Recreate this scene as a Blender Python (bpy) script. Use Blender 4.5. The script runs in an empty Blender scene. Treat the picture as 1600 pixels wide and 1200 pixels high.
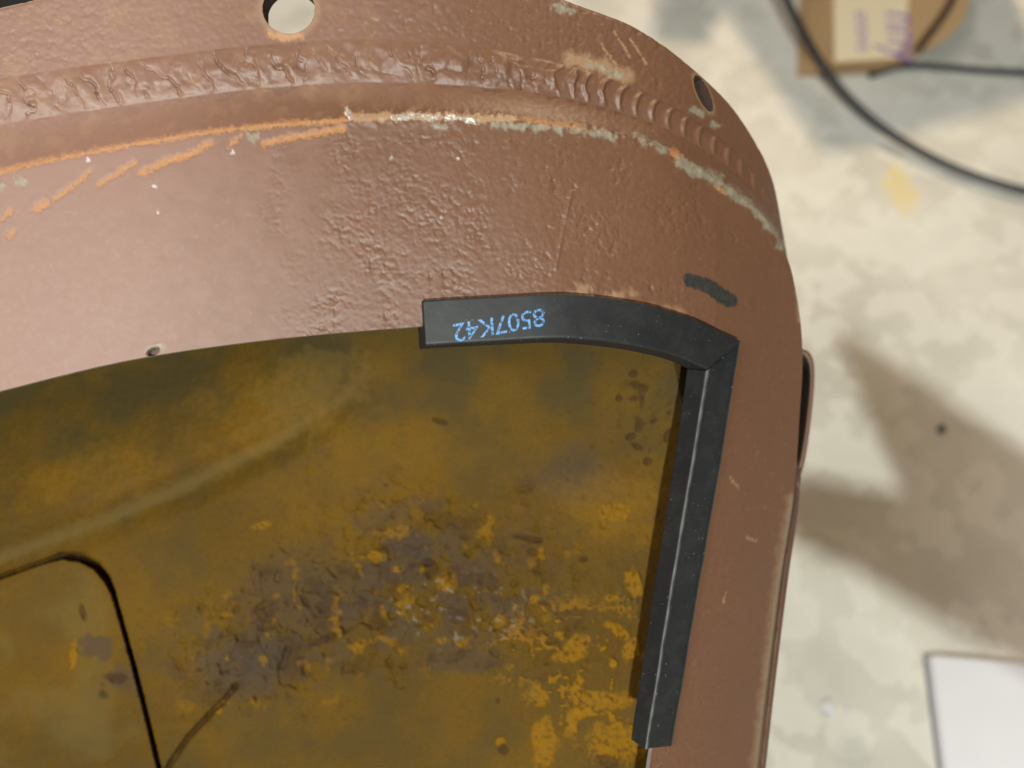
import bpy, bmesh, math
import numpy as np
from mathutils import Vector, Matrix

scn = bpy.context.scene
col = scn.collection

# ------------------------------------------------------------------ camera
PITCH = math.radians(30); HC = 0.78          # camera looks down, 30 deg off the plumb line
FPX = 1386.0; MM = 0.0002                    # focal length in picture units, metres per unit on the panel plane
cam_d = bpy.data.cameras.new('camera'); cam = bpy.data.objects.new('camera', cam_d); col.objects.link(cam)
cam.location = (0, 0, HC); cam.rotation_euler = (PITCH, 0, 0)
cam_d.sensor_width = 36; cam_d.lens = 36 * FPX / 1600
cam_d.clip_start = 0.01; cam_d.clip_end = 60
cam_d.dof.use_dof = True; cam_d.dof.focus_distance = 0.289; cam_d.dof.aperture_fstop = 6.4
scn.camera = cam

# ------------------------------------------------------------------ world and lamps
w = bpy.data.worlds.new('World'); scn.world = w; w.use_nodes = True
bg = w.node_tree.nodes['Background']; bg.inputs[0].default_value = (1.0, 0.93, 0.84, 1); bg.inputs[1].default_value = 0.05

def lamp(name, loc, target, energy, color, sx, sy):
    d = bpy.data.lights.new(name, 'AREA'); d.shape = 'RECTANGLE'; d.size = sx; d.size_y = sy
    d.energy = energy; d.color = color
    o = bpy.data.objects.new(name, d); col.objects.link(o); o.location = loc
    o.rotation_euler = (Vector(target) - Vector(loc)).to_track_quat('-Z', 'Y').to_euler()
    return o
LAMP_C = (-0.14, -1.45, 2.10)
lamp('cool_lamp', LAMP_C, (0.45, 0.4, 0), 78, (0.92, 1.0, 0.95), 0.055, 0.055)
lamp('warm_lamp', (0.75, 2.30, 2.10), (0.3, 0.4, 0.1), 42, (1.0, 0.76, 0.50), 0.10, 0.10)
lamp('ceiling_strip', (-1.05, -0.50, 2.2), (-0.1, 0.15, 0.5), 30, (1.0, 0.92, 0.88), 0.8, 0.4)

scn.view_settings.view_transform = 'Standard'; scn.view_settings.look = 'None'
scn.view_settings.gamma = 1.0; scn.view_settings.exposure = 0.05
scn.render.engine = 'CYCLES'

# ------------------------------------------------------------------ helpers
RT = np.array([1, 0, 0.]); UP = np.array([0, math.cos(PITCH), math.sin(PITCH)]); FW = np.array([0, math.sin(PITCH), -math.cos(PITCH)])
CAM = np.array([0, 0, HC])
def at(x, y, wd):
    """housing frame: sideways, upward and outward measure -> world point (arrays allowed)"""
    x = np.asarray(x, float); y = np.asarray(y, float); D = (FPX - np.asarray(wd, float)) * MM
    return CAM + D[..., None] * (FW + ((x - 800) / FPX)[..., None] * RT + ((600 - y) / FPX)[..., None] * UP)
def fl(x, y, z=0.0):
    d = FW + RT * (x - 800) / FPX + UP * (600 - y) / FPX
    return CAM + d * ((z - HC) / d[2])

def _h(i, j, s):
    n = (i.astype(np.int64) * 374761393 + j.astype(np.int64) * 668265263 + s * 1274126177) & 0xffffffff
    n = ((n ^ (n >> 13)) * 1274126177) & 0xffffffff
    return ((n ^ (n >> 16)) & 0xffff) / 65535.0 * 2 * math.pi
def pn(x, y, s=0):
    xi = np.floor(x); yi = np.floor(y); xf = x - xi; yf = y - yi
    u = xf * xf * xf * (xf * (xf * 6 - 15) + 10); v = yf * yf * yf * (yf * (yf * 6 - 15) + 10)
    def g(di, dj):
        a = _h(xi + di, yi + dj, s)
        return np.cos(a) * (xf - di) + np.sin(a) * (yf - dj)
    a = g(0, 0) * (1 - u) + g(1, 0) * u; b = g(0, 1) * (1 - u) + g(1, 1) * u
    return (a * (1 - v) + b * v) * 1.5
def fbm(x, y, sc, s=0, o=4):
    r = 0; a = 1.0; f = 1.0 / sc; t = 0
    for k in range(o):
        r = r + a * pn(x * f, y * f, s + 17 * k); t += a; a *= 0.5; f *= 2.03
    return r / t * 1.6
def ss(x, a, b):
    t = np.clip((x - a) / (b - a), 0, 1); return t * t * (3 - 2 * t)
def dist(px, py, pts):
    """distance to a polyline, and position along it 0..1"""
    best = np.full(px.shape, 1e9); pos = np.zeros(px.shape)
    pts = np.array(pts, float); L = np.hypot(*(pts[1:] - pts[:-1]).T); T = L.sum(); acc = 0
    for (a, b, l) in zip(pts[:-1], pts[1:], L):
        d = b - a; t = np.clip(((px - a[0]) * d[0] + (py - a[1]) * d[1]) / (l * l), 0, 1)
        q = np.hypot(px - a[0] - t * d[0], py - a[1] - t * d[1]); m = q < best
        best = np.where(m, q, best); pos = np.where(m, (acc + t * l) / T, pos); acc += l
    return best, pos

def mesh_obj(name, verts, faces, mats, parent=None, mi=None, smooth=True, attrs=None):
    me = bpy.data.meshes.new(name)
    if isinstance(faces, np.ndarray):
        n = len(faces); me.vertices.add(len(verts)); me.vertices.foreach_set('co', np.asarray(verts, np.float32).ravel())
        me.loops.add(n * 4); me.loops.foreach_set('vertex_index', faces.astype(np.int32).ravel())
        me.polygons.add(n); me.polygons.foreach_set('loop_start', np.arange(0, n * 4, 4, dtype=np.int32))
        me.update(calc_edges=True)
    else:
        me.from_pydata([tuple(v) for v in verts], [], [tuple(f) for f in faces]); me.update()
    for m in (mats if isinstance(mats, (list, tuple)) else [mats]): me.materials.append(m)
    if mi is not None: me.polygons.foreach_set('material_index', np.asarray(mi, np.int32))
    me.polygons.foreach_set('use_smooth', np.full(len(me.polygons), smooth))
    for k, v in (attrs or {}).items():
        a = me.attributes.new(k, 'FLOAT', 'POINT'); a.data.foreach_set('value', np.asarray(v, np.float32).ravel())
    me.validate()
    o = bpy.data.objects.new(name, me); col.objects.link(o)
    if parent: o.parent = parent
    return o
def bm_obj(name, bm, mat, parent=None, smooth=False):
    bmesh.ops.recalc_face_normals(bm, faces=bm.faces)
    me = bpy.data.meshes.new(name); bm.to_mesh(me); bm.free(); me.materials.append(mat)
    me.polygons.foreach_set('use_smooth', np.full(len(me.polygons), smooth))
    o = bpy.data.objects.new(name, me); col.objects.link(o)
    if parent: o.parent = parent
    return o
def tag(o, label=None, cat=None, group=None, kind=None):
    if label: o['label'] = label
    if cat: o['category'] = cat
    if group: o['group'] = group
    if kind: o['kind'] = kind
    return o
def empty(name, loc):
    o = bpy.data.objects.new(name, None); col.objects.link(o); o.location = loc; o.empty_display_size = 0.02
    bpy.context.view_layer.update(); return o
def keep(o, parent):          # parent without moving
    o.parent = parent; o.matrix_parent_inverse = Matrix.Translation(parent.location).inverted(); return o

# ------------------------------------------------------------------ materials
class NT:
    def __init__(s, name):
        s.m = bpy.data.materials.new(name); s.m.use_nodes = True; s.t = s.m.node_tree
        s.b = s.t.nodes['Principled BSDF']
    def n(s, typ, **kw):
        x = s.t.nodes.new(typ)
        for k, v in kw.items(): setattr(x, k, v)
        return x
    def l(s, a, b): s.t.links.new(a, b)
    def noise(s, scale, detail=4, rough=0.55, vec=None):
        x = s.n('ShaderNodeTexNoise'); x.inputs['Scale'].default_value = scale; x.inputs['Detail'].default_value = detail
        x.inputs['Roughness'].default_value = rough
        if vec is None: vec = s.co()
        s.l(vec, x.inputs['Vector']); return x.outputs['Fac']
    def co(s):
        if not hasattr(s, '_c'): s._c = s.n('ShaderNodeTexCoord').outputs['Object']
        return s._c
    def ramp(s, f, a, b, c0=(0, 0, 0, 1), c1=(1, 1, 1, 1)):
        r = s.n('ShaderNodeValToRGB'); r.color_ramp.elements[0].position = a; r.color_ramp.elements[1].position = b
        r.color_ramp.elements[0].color = c0; r.color_ramp.elements[1].color = c1; s.l(f, r.inputs[0]); return r.outputs[0]
    def mix(s, f, a, b):
        x = s.n('ShaderNodeMix', data_type='RGBA')
        for v, i in ((f, 0), (a, 6), (b, 7)):
            if hasattr(v, 'is_linked'): s.l(v, x.inputs[i])
            else: x.inputs[i].default_value = v if i == 0 else (*v, 1)
        return x.outputs[2]
    def math(s, op, a, b):
        x = s.n('ShaderNodeMath', operation=op)
        for v, i in ((a, 0), (b, 1)):
            if hasattr(v, 'is_linked'): s.l(v, x.inputs[i])
            else: x.inputs[i].default_value = v
        return x.outputs[0]
    def attr(s, name): return s.n('ShaderNodeAttribute', attribute_name=name).outputs['Fac']
    def bump(s, f, st, dist_):
        x = s.n('ShaderNodeBump'); x.inputs['Strength'].default_value = st; x.inputs['Distance'].default_value = dist_
        s.l(f, x.inputs['Height']); s.l(x.outputs[0], s.b.inputs['Normal'])
    def set(s, **kw):
        for k, v in kw.items():
            i = s.b.inputs[k.replace('_', ' ')]
            if hasattr(v, 'is_linked'): s.l(v, i)
            else: i.default_value = (*v, 1) if isinstance(v, tuple) else v
        return s

def simple(name, c, rough=0.5, var=0.15, sc=60, metallic=0.0, bump=0.0):
    s = NT(name); f = s.noise(sc)
    c2 = tuple(x * (1 - var) for x in c); c1 = tuple(min(1, x * (1 + var)) for x in c)
    s.set(Base_Color=s.mix(f, c2, c1), Roughness=rough, Metallic=metallic)
    if bump: s.bump(s.noise(sc * 6), bump, 0.001)
    return s.m

# brown primer paint with orange rust, bare metal, grey filler and marker areas held by the mesh
P = NT('brown_primer')
big = P.noise(18, 3); fine = P.noise(420, 4)
c = P.mix(big, (0.100, 0.043, 0.0215), (0.124, 0.056, 0.029))
c = P.mix(P.math('MULTIPLY', P.ramp(fine, 0.5, 0.75), 0.25), c, (0.145, 0.070, 0.040))
c = P.mix(P.math('MULTIPLY', P.attr('painted_sheen'), 0.55), c, (0.31, 0.185, 0.145))  # lamp sheen of the left side put into the paint colour
c = P.mix(P.attr('tan'), c, (0.30, 0.185, 0.10))
c = P.mix(P.attr('rust'), c, P.mix(fine, (0.30, 0.12, 0.03), (0.48, 0.23, 0.08)))
c = P.mix(P.attr('grey'), c, P.mix(fine, (0.11, 0.10, 0.07), (0.29, 0.265, 0.19)))
c = P.mix(P.attr('bare'), c, (0.55, 0.53, 0.50))
c = P.mix(P.attr('mark'), c, P.mix(fine, (0.010, 0.011, 0.010), (0.035, 0.036, 0.032)))
c = P.mix(P.math('MULTIPLY', P.ramp(P.noise(260, 6, 0.75), 0.60, 0.80), 0.30), c, (0.36, 0.27, 0.21))
ro = P.math('ADD', 0.43, P.math('MULTIPLY', fine, 0.16))
ro = P.math('ADD', ro, P.math('MULTIPLY', P.attr('rust'), 0.3))
P.set(Base_Color=c, Roughness=ro, Metallic=P.math('MULTIPLY', P.attr('bare'), 0.9))
P.b.inputs['Specular IOR Level'].default_value = 0.5
P.bump(P.noise(900, 3), 0.035, 0.0005)
M_PAINT = P.m
M_PAINT_IN = simple('primer_underside', (0.07, 0.035, 0.022), 0.7, 0.3, 90)
s = NT('cut_steel_edge'); f = s.noise(300, 3)
s.set(Base_Color=s.mix(f, (0.30, 0.29, 0.27), (0.75, 0.75, 0.74)), Metallic=0.75, Roughness=0.38); M_EDGE = s.m

# rusty inner surface
I = NT('inner_rust')
big = I.noise(14, 4); mid = I.noise(70, 5, 0.6); fine = I.noise(420, 5, 0.65)
c = I.mix(I.ramp(big, 0.35, 0.65), (0.100, 0.051, 0.004), (0.132, 0.069, 0.006))
c = I.mix(I.math('MULTIPLY', I.ramp(mid, 0.45, 0.7), 0.35), c, (0.072, 0.044, 0.010))
c = I.mix(I.math('MULTIPLY', I.ramp(fine, 0.5, 0.72), 0.22), c, (0.05, 0.029, 0.006))
c = I.mix(I.math('MULTIPLY', I.ramp(I.noise(1100, 3, 0.7), 0.52, 0.70), 0.40), c, (0.045, 0.024, 0.004))
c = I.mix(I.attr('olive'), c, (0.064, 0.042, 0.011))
c = I.mix(I.attr('pale'), c, (0.125, 0.085, 0.024))
c = I.mix(I.attr('steel'), c, I.mix(mid, (0.046, 0.031, 0.021), (0.080, 0.052, 0.028)))
c = I.mix(I.attr('orange'), c, I.mix(fine, (0.19, 0.088, 0.007), (0.33, 0.16, 0.012)))
c = I.mix(I.attr('white'), c, (0.22, 0.19, 0.14))
c = I.mix(I.attr('dark'), c, (0.032, 0.013, 0.005))
hs = I.n('ShaderNodeHueSaturation'); hs.inputs['Value'].default_value = 0.64; hs.inputs['Saturation'].default_value = 1.04; I.l(c, hs.inputs['Color']); c = hs.outputs[0]
I.set(Base_Color=c, Roughness=0.72)
I.b.inputs['Specular IOR Level'].default_value = 0.12
I.bump(fine, 0.22, 0.0012)
M_IN = I.m

# black rubber
Rb = NT('black_rubber')
mp = Rb.n('ShaderNodeMapping'); Rb.l(Rb.co(), mp.inputs[0]); f = Rb.noise(260, 5, 0.6); g = Rb.noise(45, 3)
c = Rb.mix(g, (0.007, 0.0075, 0.009), (0.014, 0.0145, 0.0145))
c = Rb.mix(Rb.math('MULTIPLY', Rb.ramp(Rb.noise(120, 6, 0.7), 0.48, 0.72), 0.22), c, (0.045, 0.045, 0.041))
Rb.b.inputs['Specular IOR Level'].default_value = 0.38
c = Rb.mix(Rb.math('MULTIPLY', Rb.ramp(Rb.noise(900, 2), 0.70, 0.76), 0.7), c, (0.16, 0.155, 0.14))
c = Rb.mix(Rb.attr('scuff'), c, (0.17, 0.165, 0.155))
Rb.set(Base_Color=c, Roughness=Rb.math('ADD', 0.42, Rb.math('MULTIPLY', f, 0.25))); Rb.bump(f, 0.10, 0.0005)
M_RUB = Rb.m
s = NT('blue_print'); f = s.noise(900, 3)
s.set(Base_Color=s.mix(f, (0.03, 0.13, 0.32), (0.13, 0.33, 0.60)), Roughness=0.6)
tr = s.n('ShaderNodeBsdfTransparent'); mx = s.n('ShaderNodeMixShader'); s.l(s.ramp(s.noise(1300, 4, 0.7), 0.40, 0.52), mx.inputs[0])
s.l(tr.outputs[0], mx.inputs[1]); s.l(s.b.outputs[0], mx.inputs[2]); s.l(mx.outputs[0], s.t.nodes['Material Output'].inputs[0])
M_BLUE = s.m

# floor: pale sealed concrete with mottling and one yellow stain
F_ = NT('concrete')
a = F_.noise(7, 5, 0.6); b = F_.noise(15, 4, 0.55); d_ = F_.noise(160, 4, 0.6)
c = F_.mix(F_.ramp(a, 0.35, 0.68), (0.41, 0.395, 0.35), (0.545, 0.53, 0.475))
c = F_.mix(F_.math('MULTIPLY', F_.ramp(b, 0.48, 0.68), 0.5), c, (0.34, 0.33, 0.30))
c = F_.mix(F_.math('MULTIPLY', F_.ramp(b, 0.50, 0.30), 0.45), c, (0.66, 0.645, 0.59))
c = F_.mix(F_.math('MULTIPLY', d_, 0.25), c, (0.36, 0.33, 0.27))
c = F_.mix(F_.attr('stain'), c, (0.58, 0.45, 0.16))
c = F_.mix(F_.attr('grime'), c, (0.30, 0.29, 0.27))
F_.set(Base_Color=c, Roughness=0.55); F_.bump(d_, 0.15, 0.001)
M_FLOOR = F_.m
M_HOLE = simple('hole_wall_rust_shade', (0.030, 0.012, 0.007), 0.8, 0.4, 500)  # rust colour darkened to carry the shade inside the holes
M_CORD = simple('black_cord', (0.016, 0.017, 0.019), 0.45, 0.2, 120)
M_CARD = simple('cardboard', (0.42, 0.265, 0.125), 0.8, 0.1, 80)
M_LABEL = simple('label_paper', (0.74, 0.60, 0.40), 0.7, 0.04, 60)
M_PURPLE = simple('purple_ink', (0.26, 0.17, 0.38), 0.7, 0.1, 60)
M_WHITE = simple('white_paper', (0.52, 0.52, 0.55), 0.6, 0.03, 40)
M_TIN = simple('tan_tin', (0.27, 0.165, 0.05), 0.5, 0.2, 40)
M_TINRIM = simple('dark_brown_rim', (0.055, 0.022, 0.012), 0.5, 0.2, 40)
M_STEEL = simple('dark_steel', (0.05, 0.05, 0.052), 0.5, 0.2, 60, 0.6)
M_WOOD = simple('blocker_wood', (0.45, 0.30, 0.16), 0.6, 0.2, 30)
M_SHADE = simple('shade_black', (0.012, 0.012, 0.010), 0.8, 0.3, 60)  # near-black standing for shade: lug slot and far floor corner
M_STONE = simple('dark_grit', (0.12, 0.115, 0.12), 0.8, 0.3, 400)

# ------------------------------------------------------------------ floor
nx = 161
gx = np.concatenate([np.linspace(-4, 0.15, 20), np.linspace(0.2, 0.9, 141)]); gx = np.append(gx, np.linspace(1.1, 4, 8))
gy = np.concatenate([np.linspace(-4, -0.05, 20), np.linspace(0, 1.3, 200), np.linspace(1.5, 5, 8)])
X, Y = np.meshgrid(gx, gy)
st = fl(1407, 295); q = np.hypot((X - st[0]) / 0.020, (Y - st[1]) / 0.042) + fbm(X, Y, 0.02, 5) * 0.35
st2 = fl(1330, 1175); q2 = np.hypot((X - st2[0]) / 0.016, (Y - st2[1]) / 0.012) + fbm(X, Y, 0.02, 6) * 0.3
ny, nx = X.shape; idx = np.arange(nx * ny).reshape(ny, nx)
fq = np.stack([idx[:-1, :-1], idx[:-1, 1:], idx[1:, 1:], idx[1:, :-1]], -1).reshape(-1, 4)
tag(mesh_obj('floor', np.stack([X, Y, X * 0], -1).reshape(-1, 3), fq, M_FLOOR,
             attrs={'stain': ss(q, 1.15, 0.6) * 0.6, 'grime': ss(q2, 1.2, 0.5) * 0.4}), kind='structure')

# ------------------------------------------------------------------ housing shell
# control lines, left to right then down the right side: flange rim, weld, crease, opening rim (x, y, outward)
COLS = [
 # flange rim          weld line            crease              opening rim
 ((-700, 190, -100), (-700, 350, -70), (-700, 500, -30), (-700, 830, 0)),
 ((-350,  80, -80), (-350, 232, -60), (-350, 370, -25), (-350, 705, 0)),
 ((   0,  11, -75), (   0, 152, -58), (   0, 268, -22), (   0, 611, 0)),
 (( 200, -33, -72), ( 200, 128, -56), ( 200, 225, -22), ( 200, 563, 0)),
 (( 400, -60, -72), ( 400, 106, -56), ( 400, 196, -22), ( 400, 533, 0)),
 (( 600, -70, -74), ( 590,  97, -58), ( 590, 184, -24), ( 600, 514, 0)),
 (( 760, -50, -80), ( 750, 108, -62), ( 730, 183, -30), ( 760, 504, -2)),
 (( 890,   2, -105), ( 870, 124, -84), ( 850, 194, -48), ( 890, 500, -14)),
 ((1000,  46, -150), ( 970, 152, -122), ( 950, 210, -80), ( 990, 512, -48)),
 ((1085, 108, -210), (1058, 190, -172), (1042, 238, -122), (1062, 531, -96)),
 ((1152, 176, -290), (1130, 236, -244), (1118, 280, -180), (1118, 556, -142)),
 ((1202, 264, -366), (1186, 292, -326), (1184, 330, -236), (1109, 615, -142)),
 ((1222, 352, -432), (1214, 366, -385), (1226, 394, -276), (1099, 680, -142)),
 ((1236, 452, -476), (1232, 460, -420), (1246, 470, -298), (1086, 760, -142)),
 ((1236, 560, -500), (1236, 565, -440), (1254, 555, -308), (1070, 855, -142)),
 ((1243, 670, -420), (1243, 670, -380), (1249, 655, -312), (1054, 950, -142)),
 ((1245, 765, -352), (1243, 765, -338), (1241, 765, -315), (1039, 1045, -142)),
 ((1228, 905, -336), (1224, 905, -328), (1219, 905, -315), (1023, 1144, -142)),
 ((1210, 1060, -336), (1205, 1060, -328), (1199, 1060, -315), (1009, 1235, -142)),
 ((1192, 1220, -336), (1187, 1220, -328), (1180, 1220, -315), ( 988, 1370, -142)),
 ((1150, 1560, -336), (1144, 1560, -328), (1136, 1560, -315), ( 935, 1700, -142)),
]
K = np.array(COLS, float)                      # col,row,xyz
KC = 10                                        # column of the opening's corner
tau = np.concatenate([[0], np.cumsum(0.5 * np.hypot(*(K[1:, 2, :2] - K[:-1, 2, :2]).T) + 0.5 * np.hypot(*(K[1:, 3, :2] - K[:-1, 3, :2]).T))])
def herm(tk, pk, t, split=None):
    if split is not None:
        a = herm(tk[:split + 1], pk[:split + 1], t); b = herm(tk[split:], pk[split:], t)
        return np.where((t <= tk[split])[:, None], a, b)
    d = (pk[1:] - pk[:-1]) / (tk[1:] - tk[:-1])[:, None]
    m = np.vstack([d[:1], (d[1:] * (tk[1:] - tk[:-1])[:-1, None] + d[:-1] * (tk[1:] - tk[:-1])[1:, None]) / (tk[2:] - tk[:-2])[:, None], d[-1:]])
    i = np.clip(np.searchsorted(tk, t, side='right') - 1, 0, len(tk) - 2); h = (tk[i + 1] - tk[i])[:, None]
    u = ((t - tk[i]) / (tk[i + 1] - tk[i]))[:, None]; u = np.clip(u, 0, 1)
    return ((2*u**3 - 3*u**2 + 1) * pk[i] + (u**3 - 2*u**2 + u) * h * m[i] + (-2*u**3 + 3*u**2) * pk[i + 1] + (u**3 - u**2) * h * m[i + 1])
t_in0 = tau[2] - 40; t_c = tau[KC]; t_in1 = tau[18] + 60
T = np.unique(np.round(np.concatenate([np.linspace(tau[0], t_in0, 90), np.linspace(t_in0, t_c, 660), np.linspace(t_c, t_in1, 420), np.linspace(t_in1, tau[-1], 40)]), 4))
CF = herm(tau, K[:, 0], T); CB = herm(tau, K[:, 1], T); CR = herm(tau, K[:, 2], T); CO = herm(tau, K[:, 3], T, KC)
# the face just above the opening corner blends the corner softly
rows = []; V = []
nA, nB, nC = 78, 54, 150
for k in range(nA):
    f = k / nA; rows.append(CF * (1 - f) + CB * f); V.append(f)
for k in range(nB):
    f = k / nB; r = CB * (1 - f) + CR * f; r = r.copy(); r[:, 2] -= 12 * math.sin(math.pi * f); rows.append(r); V.append(1 + f)
for k in range(nC + 1):
    f = k / nC; r = CR * (1 - f) + CO * f; r = r.copy()
    bul = 10 * math.sin(math.pi * f)
    r[:, 2] += bul * (0.3 + 1.8 * ss(T, tau[7], tau[10])); rows.append(r); V.append(2 + f)
G = np.array(rows); V = np.array(V)[:, None] * np.ones((1, len(T))); TT = np.ones((len(rows), 1)) * T[None]
px, py, pw = G[..., 0].copy(), G[..., 1].copy(), G[..., 2]
# open the two flange holes: push the grid out to the rim of each hole
HOLES = [((451, 14), (41, 38.5), 0.10), ((1099, 146), (31, 9.5), math.radians(66))]
hole_r = []
for (cx, cy), (ra, rb), an in HOLES:
    ca, sa = math.cos(an), math.sin(an)
    dx, dy = px - cx, py - cy
    lx, ly = (dx * ca + dy * sa) / ra, (-dx * sa + dy * ca) / rb
    hole_r.append(np.hypot(lx, ly))
def grid_normals(p):
    du = np.gradient(p, axis=1); dv = np.gradient(p, axis=0)
    n = np.cross(dv, du); n /= np.maximum(np.linalg.norm(n, axis=-1, keepdims=True), 1e-12)
    return n if np.sum(n * (-FW), -1).mean() > 0 else -n
NRM = grid_normals(at(px, py, pw))
keepm = np.ones(px.shape, bool)
for r in hole_r: keepm &= r > 0.93
for ((cx, cy), (ra, rb), an), r in zip(HOLES, hole_r):
    ca, sa = math.cos(an), math.sin(an); dx, dy = px - cx, py - cy
    lx, ly = (dx * ca + dy * sa) / ra, (-dx * sa + dy * ca) / rb
    # ring of vertices next to the hole snaps onto the rim
    nb = np.zeros_like(keepm)
    gone = r <= 0.93
    nb[1:] |= gone[:-1]; nb[:-1] |= gone[1:]; nb[:, 1:] |= gone[:, :-1]; nb[:, :-1] |= gone[:, 1:]
    nb[1:, 1:] |= gone[:-1, :-1]; nb[:-1, :-1] |= gone[1:, 1:]; nb[1:, :-1] |= gone[:-1, 1:]; nb[:-1, 1:] |= gone[1:, :-1]
    nb &= ~gone
    sc = np.where(nb, 1.0 / np.maximum(r, 1e-6), 1.0)
    lx, ly = lx * sc, ly * sc
    px = np.where(nb, cx + lx * ra * ca - ly * rb * sa, px); py = np.where(nb, cy + lx * ra * sa + ly * rb * ca, py)
pos = at(px, py, pw)
base_pos = pos.copy()

# ---- relief (picture units)
inface = ss(V, 2.02, 2.12)
disp = np.zeros(px.shape)
pit = ss(px + fbm(px, py, 90, 3) * 80, 400, 560) * ss(px - (py - 300) * 0.10 + fbm(px, py, 70, 4) * 60, 1190, 1040)
pit2 = pit * (0.22 + 0.95 * ss(fbm(px, py, 75, 8), -0.35, 0.35))
n1 = fbm(px, py * 1.2, 11.5, 11, 3); n2 = fbm(px, py * 1.2, 6, 12, 2)
crat = np.clip(n1 - 0.12, 0, 1) ** 0.8
disp += inface * pit2 * (-2.0 * crat + 0.55 * n2 + 0.8 * fbm(px, py, 34, 13, 2)) * (1 - 0.75 * ss(py, 452, 480) * ss(px, 640, 690))
disp += inface * 0.35 * fbm(px, py, 60, 14)
# flange
side_m = ss(TT, tau[13], tau[11])
fl_m = ss(V, 0.80, 0.70) * side_m
fp = 0.35 + 0.65 * ss(px, 480, 640) * ss(px, 1130, 1000) + 0.35 * ss(px, 330, 100)
away = ss(np.minimum(hole_r[0], hole_r[1] * 0.8), 1.0, 1.9)
disp += fl_m * fp * away * (-2.2 * np.clip(fbm(px, py, 14, 21) - 0.10, 0, 1) + 0.55 * fbm(px, py, 9, 22, 3))
disp -= 2.5 * ss(V, 0.05, 0.0)                        # eased rim
# weld bead about V=1
s_len = np.concatenate([[0], np.cumsum(np.hypot(np.diff(CB[:, 0]), np.diff(CB[:, 1])))])[None] * np.ones((len(rows), 1))
s0 = np.interp(0, CB[:, 0][:600], s_len[0][:600])
vb = np.where(V < 1, (V - 1) / 0.20, (V - 1) / 0.36)   # -1..1 across the bead
prof = np.clip(1 - vb ** 2, 0, 1) ** 0.7
lam = np.where(px < 560, 36.0, 27.0)
warp = fbm(px, py, 60, 31) * 22 * ss(px, 1000, 850) + fbm(px, py, 25, 35) * 5 * ss(px, 980, 850)
ph = ((s_len - s0) + warp + np.where(px < 850, -20 * vb, 11 * (1 - vb ** 2) * 1.0)) / lam
saw = ph - np.floor(ph)
rip = 0.5 + 0.5 * np.sin(_h(np.floor(ph), np.floor(ph) * 0, 5)); rip = np.where(px < 900, 0.25 + 0.9 * rip, 0.75 + 0.25 * rip)
scal = np.where(px < 850, ss(saw, 0.0, 0.30) * (1 - 0.8 * saw), 0.25 + 0.75 * np.exp(-((saw - 0.5) / 0.13) ** 2))
lum = ss(px, 440, 560) * ss(px, 900, 830)
bh = prof * (3.0 + 6.8 * scal * rip * (1 - 0.65 * lum) + ss(px, 900, 830) * 5.0 * fbm(px, py, 40, 33, 2) + 0.9 * fbm(px, py, 14, 34, 2) * ss(px, 1010, 880))
bh = bh * np.where(px < 100, 0.75, 1.0)
disp += bh * side_m
crev = prof * ss(px, 880, 820) * ss(np.abs(saw - 0.02), 0.10, 0.02) * ss(fbm(px, py, 40, 36), -0.15, 0.25)
disp -= 7.0 * crev * side_m * rip * (1 - 0.5 * lum)
# crease: ragged raised line
dR = np.abs(V - 2.0) * np.where(V < 2, 90, 325)
disp += 2.2 * ss(dR, 22, 4) * (0.4 + 0.9 * fbm(px, py, 16, 41)) * ss(px, 420, 560) * side_m
disp += 0.3 * fbm(px, py, 8, 43, 2) * np.maximum(pit, ss(V, 1.7, 1.4) * side_m)
# soft dip beside the small rim chip, scratch line
dchip = np.hypot((px - 239) / 9.0, (py - 549 + (px - 239) * 0.35) / 5.0)
disp -= 22 * ss(dchip, 1.2, 0.7)
dsc, _ = dist(px, py, [(893, 300), (880, 360), (869, 420)])
disp += 1.5 * ss(dsc, 3.5, 0.5) * pit

# ---- surface attributes
n8 = fbm(px, py, 14, 51, 4); n30 = fbm(px, py, 40, 52, 4); n4 = fbm(px, py, 5, 53, 3)
def band(pts, wd, soft=3.0, wob=5.0):
    d, p = dist(px, py, pts); return ss(d + n8 * wob + n4 * 3.0, wd + soft, max(wd - soft, 0.2)), p
rust = np.zeros(px.shape); grey = np.zeros(px.shape); bare = np.zeros(px.shape); tan_ = np.zeros(px.shape)
for pts, wd in (([(-60, 285), (0, 268), (60, 253), (150, 236), (250, 219), (330, 205), (430, 195), (540, 189)], 5.0),
                ([(85, 312), (112, 290), (140, 269)], 4.5), ([(152, 290), (175, 276), (210, 254)], 4.5), ([(222, 270), (262, 252), (300, 240), (328, 224)], 6.5),
                ([(358, 228), (375, 212)], 3.0), ([(412, 223), (470, 212), (536, 201)], 6.0), ([(0, 345), (16, 330)], 4), ([(58, 326), (70, 318)], 8), ([(15, 370), (20, 360)], 5),
                ([(1050, 238), (1062, 246)], 8), ([(1118, 290), (1128, 300)], 5), ([(820, 187), (905, 200)], 4)):
    m, _ = band(pts, wd * 0.8, 3.5); rust = np.maximum(rust, m * np.clip(0.66 + 0.45 * n8, 0, 0.9))
for pts, wd in (([(770, 194), (850, 200), (905, 204), (960, 214)], 5), ([(990, 212), (1040, 236)], 5.5), ([(1062, 252), (1092, 268), (1120, 281)], 10),
                ([(1120, 284), (1150, 304), (1172, 322), (1200, 350)], 7), ([(1205, 355), (1222, 388)], 5), ([(920, 100), (945, 108), (968, 118)], 4),
                ([(1082, 172), (1098, 180)], 5.5), ([(1114, 192), (1124, 198)], 4), ([(0, 292), (6, 288)], 6), ([(24, 283), (38, 284)], 4), ([(392, 216), (402, 214)], 6),
                ([(678, 196), (696, 198)], 5), ([(868, 8), (890, 16)], 7)):
    m, _ = band(pts, wd * 0.85, 4.0, 7.0); grey = np.maximum(grey, m * 0.8)
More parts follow.
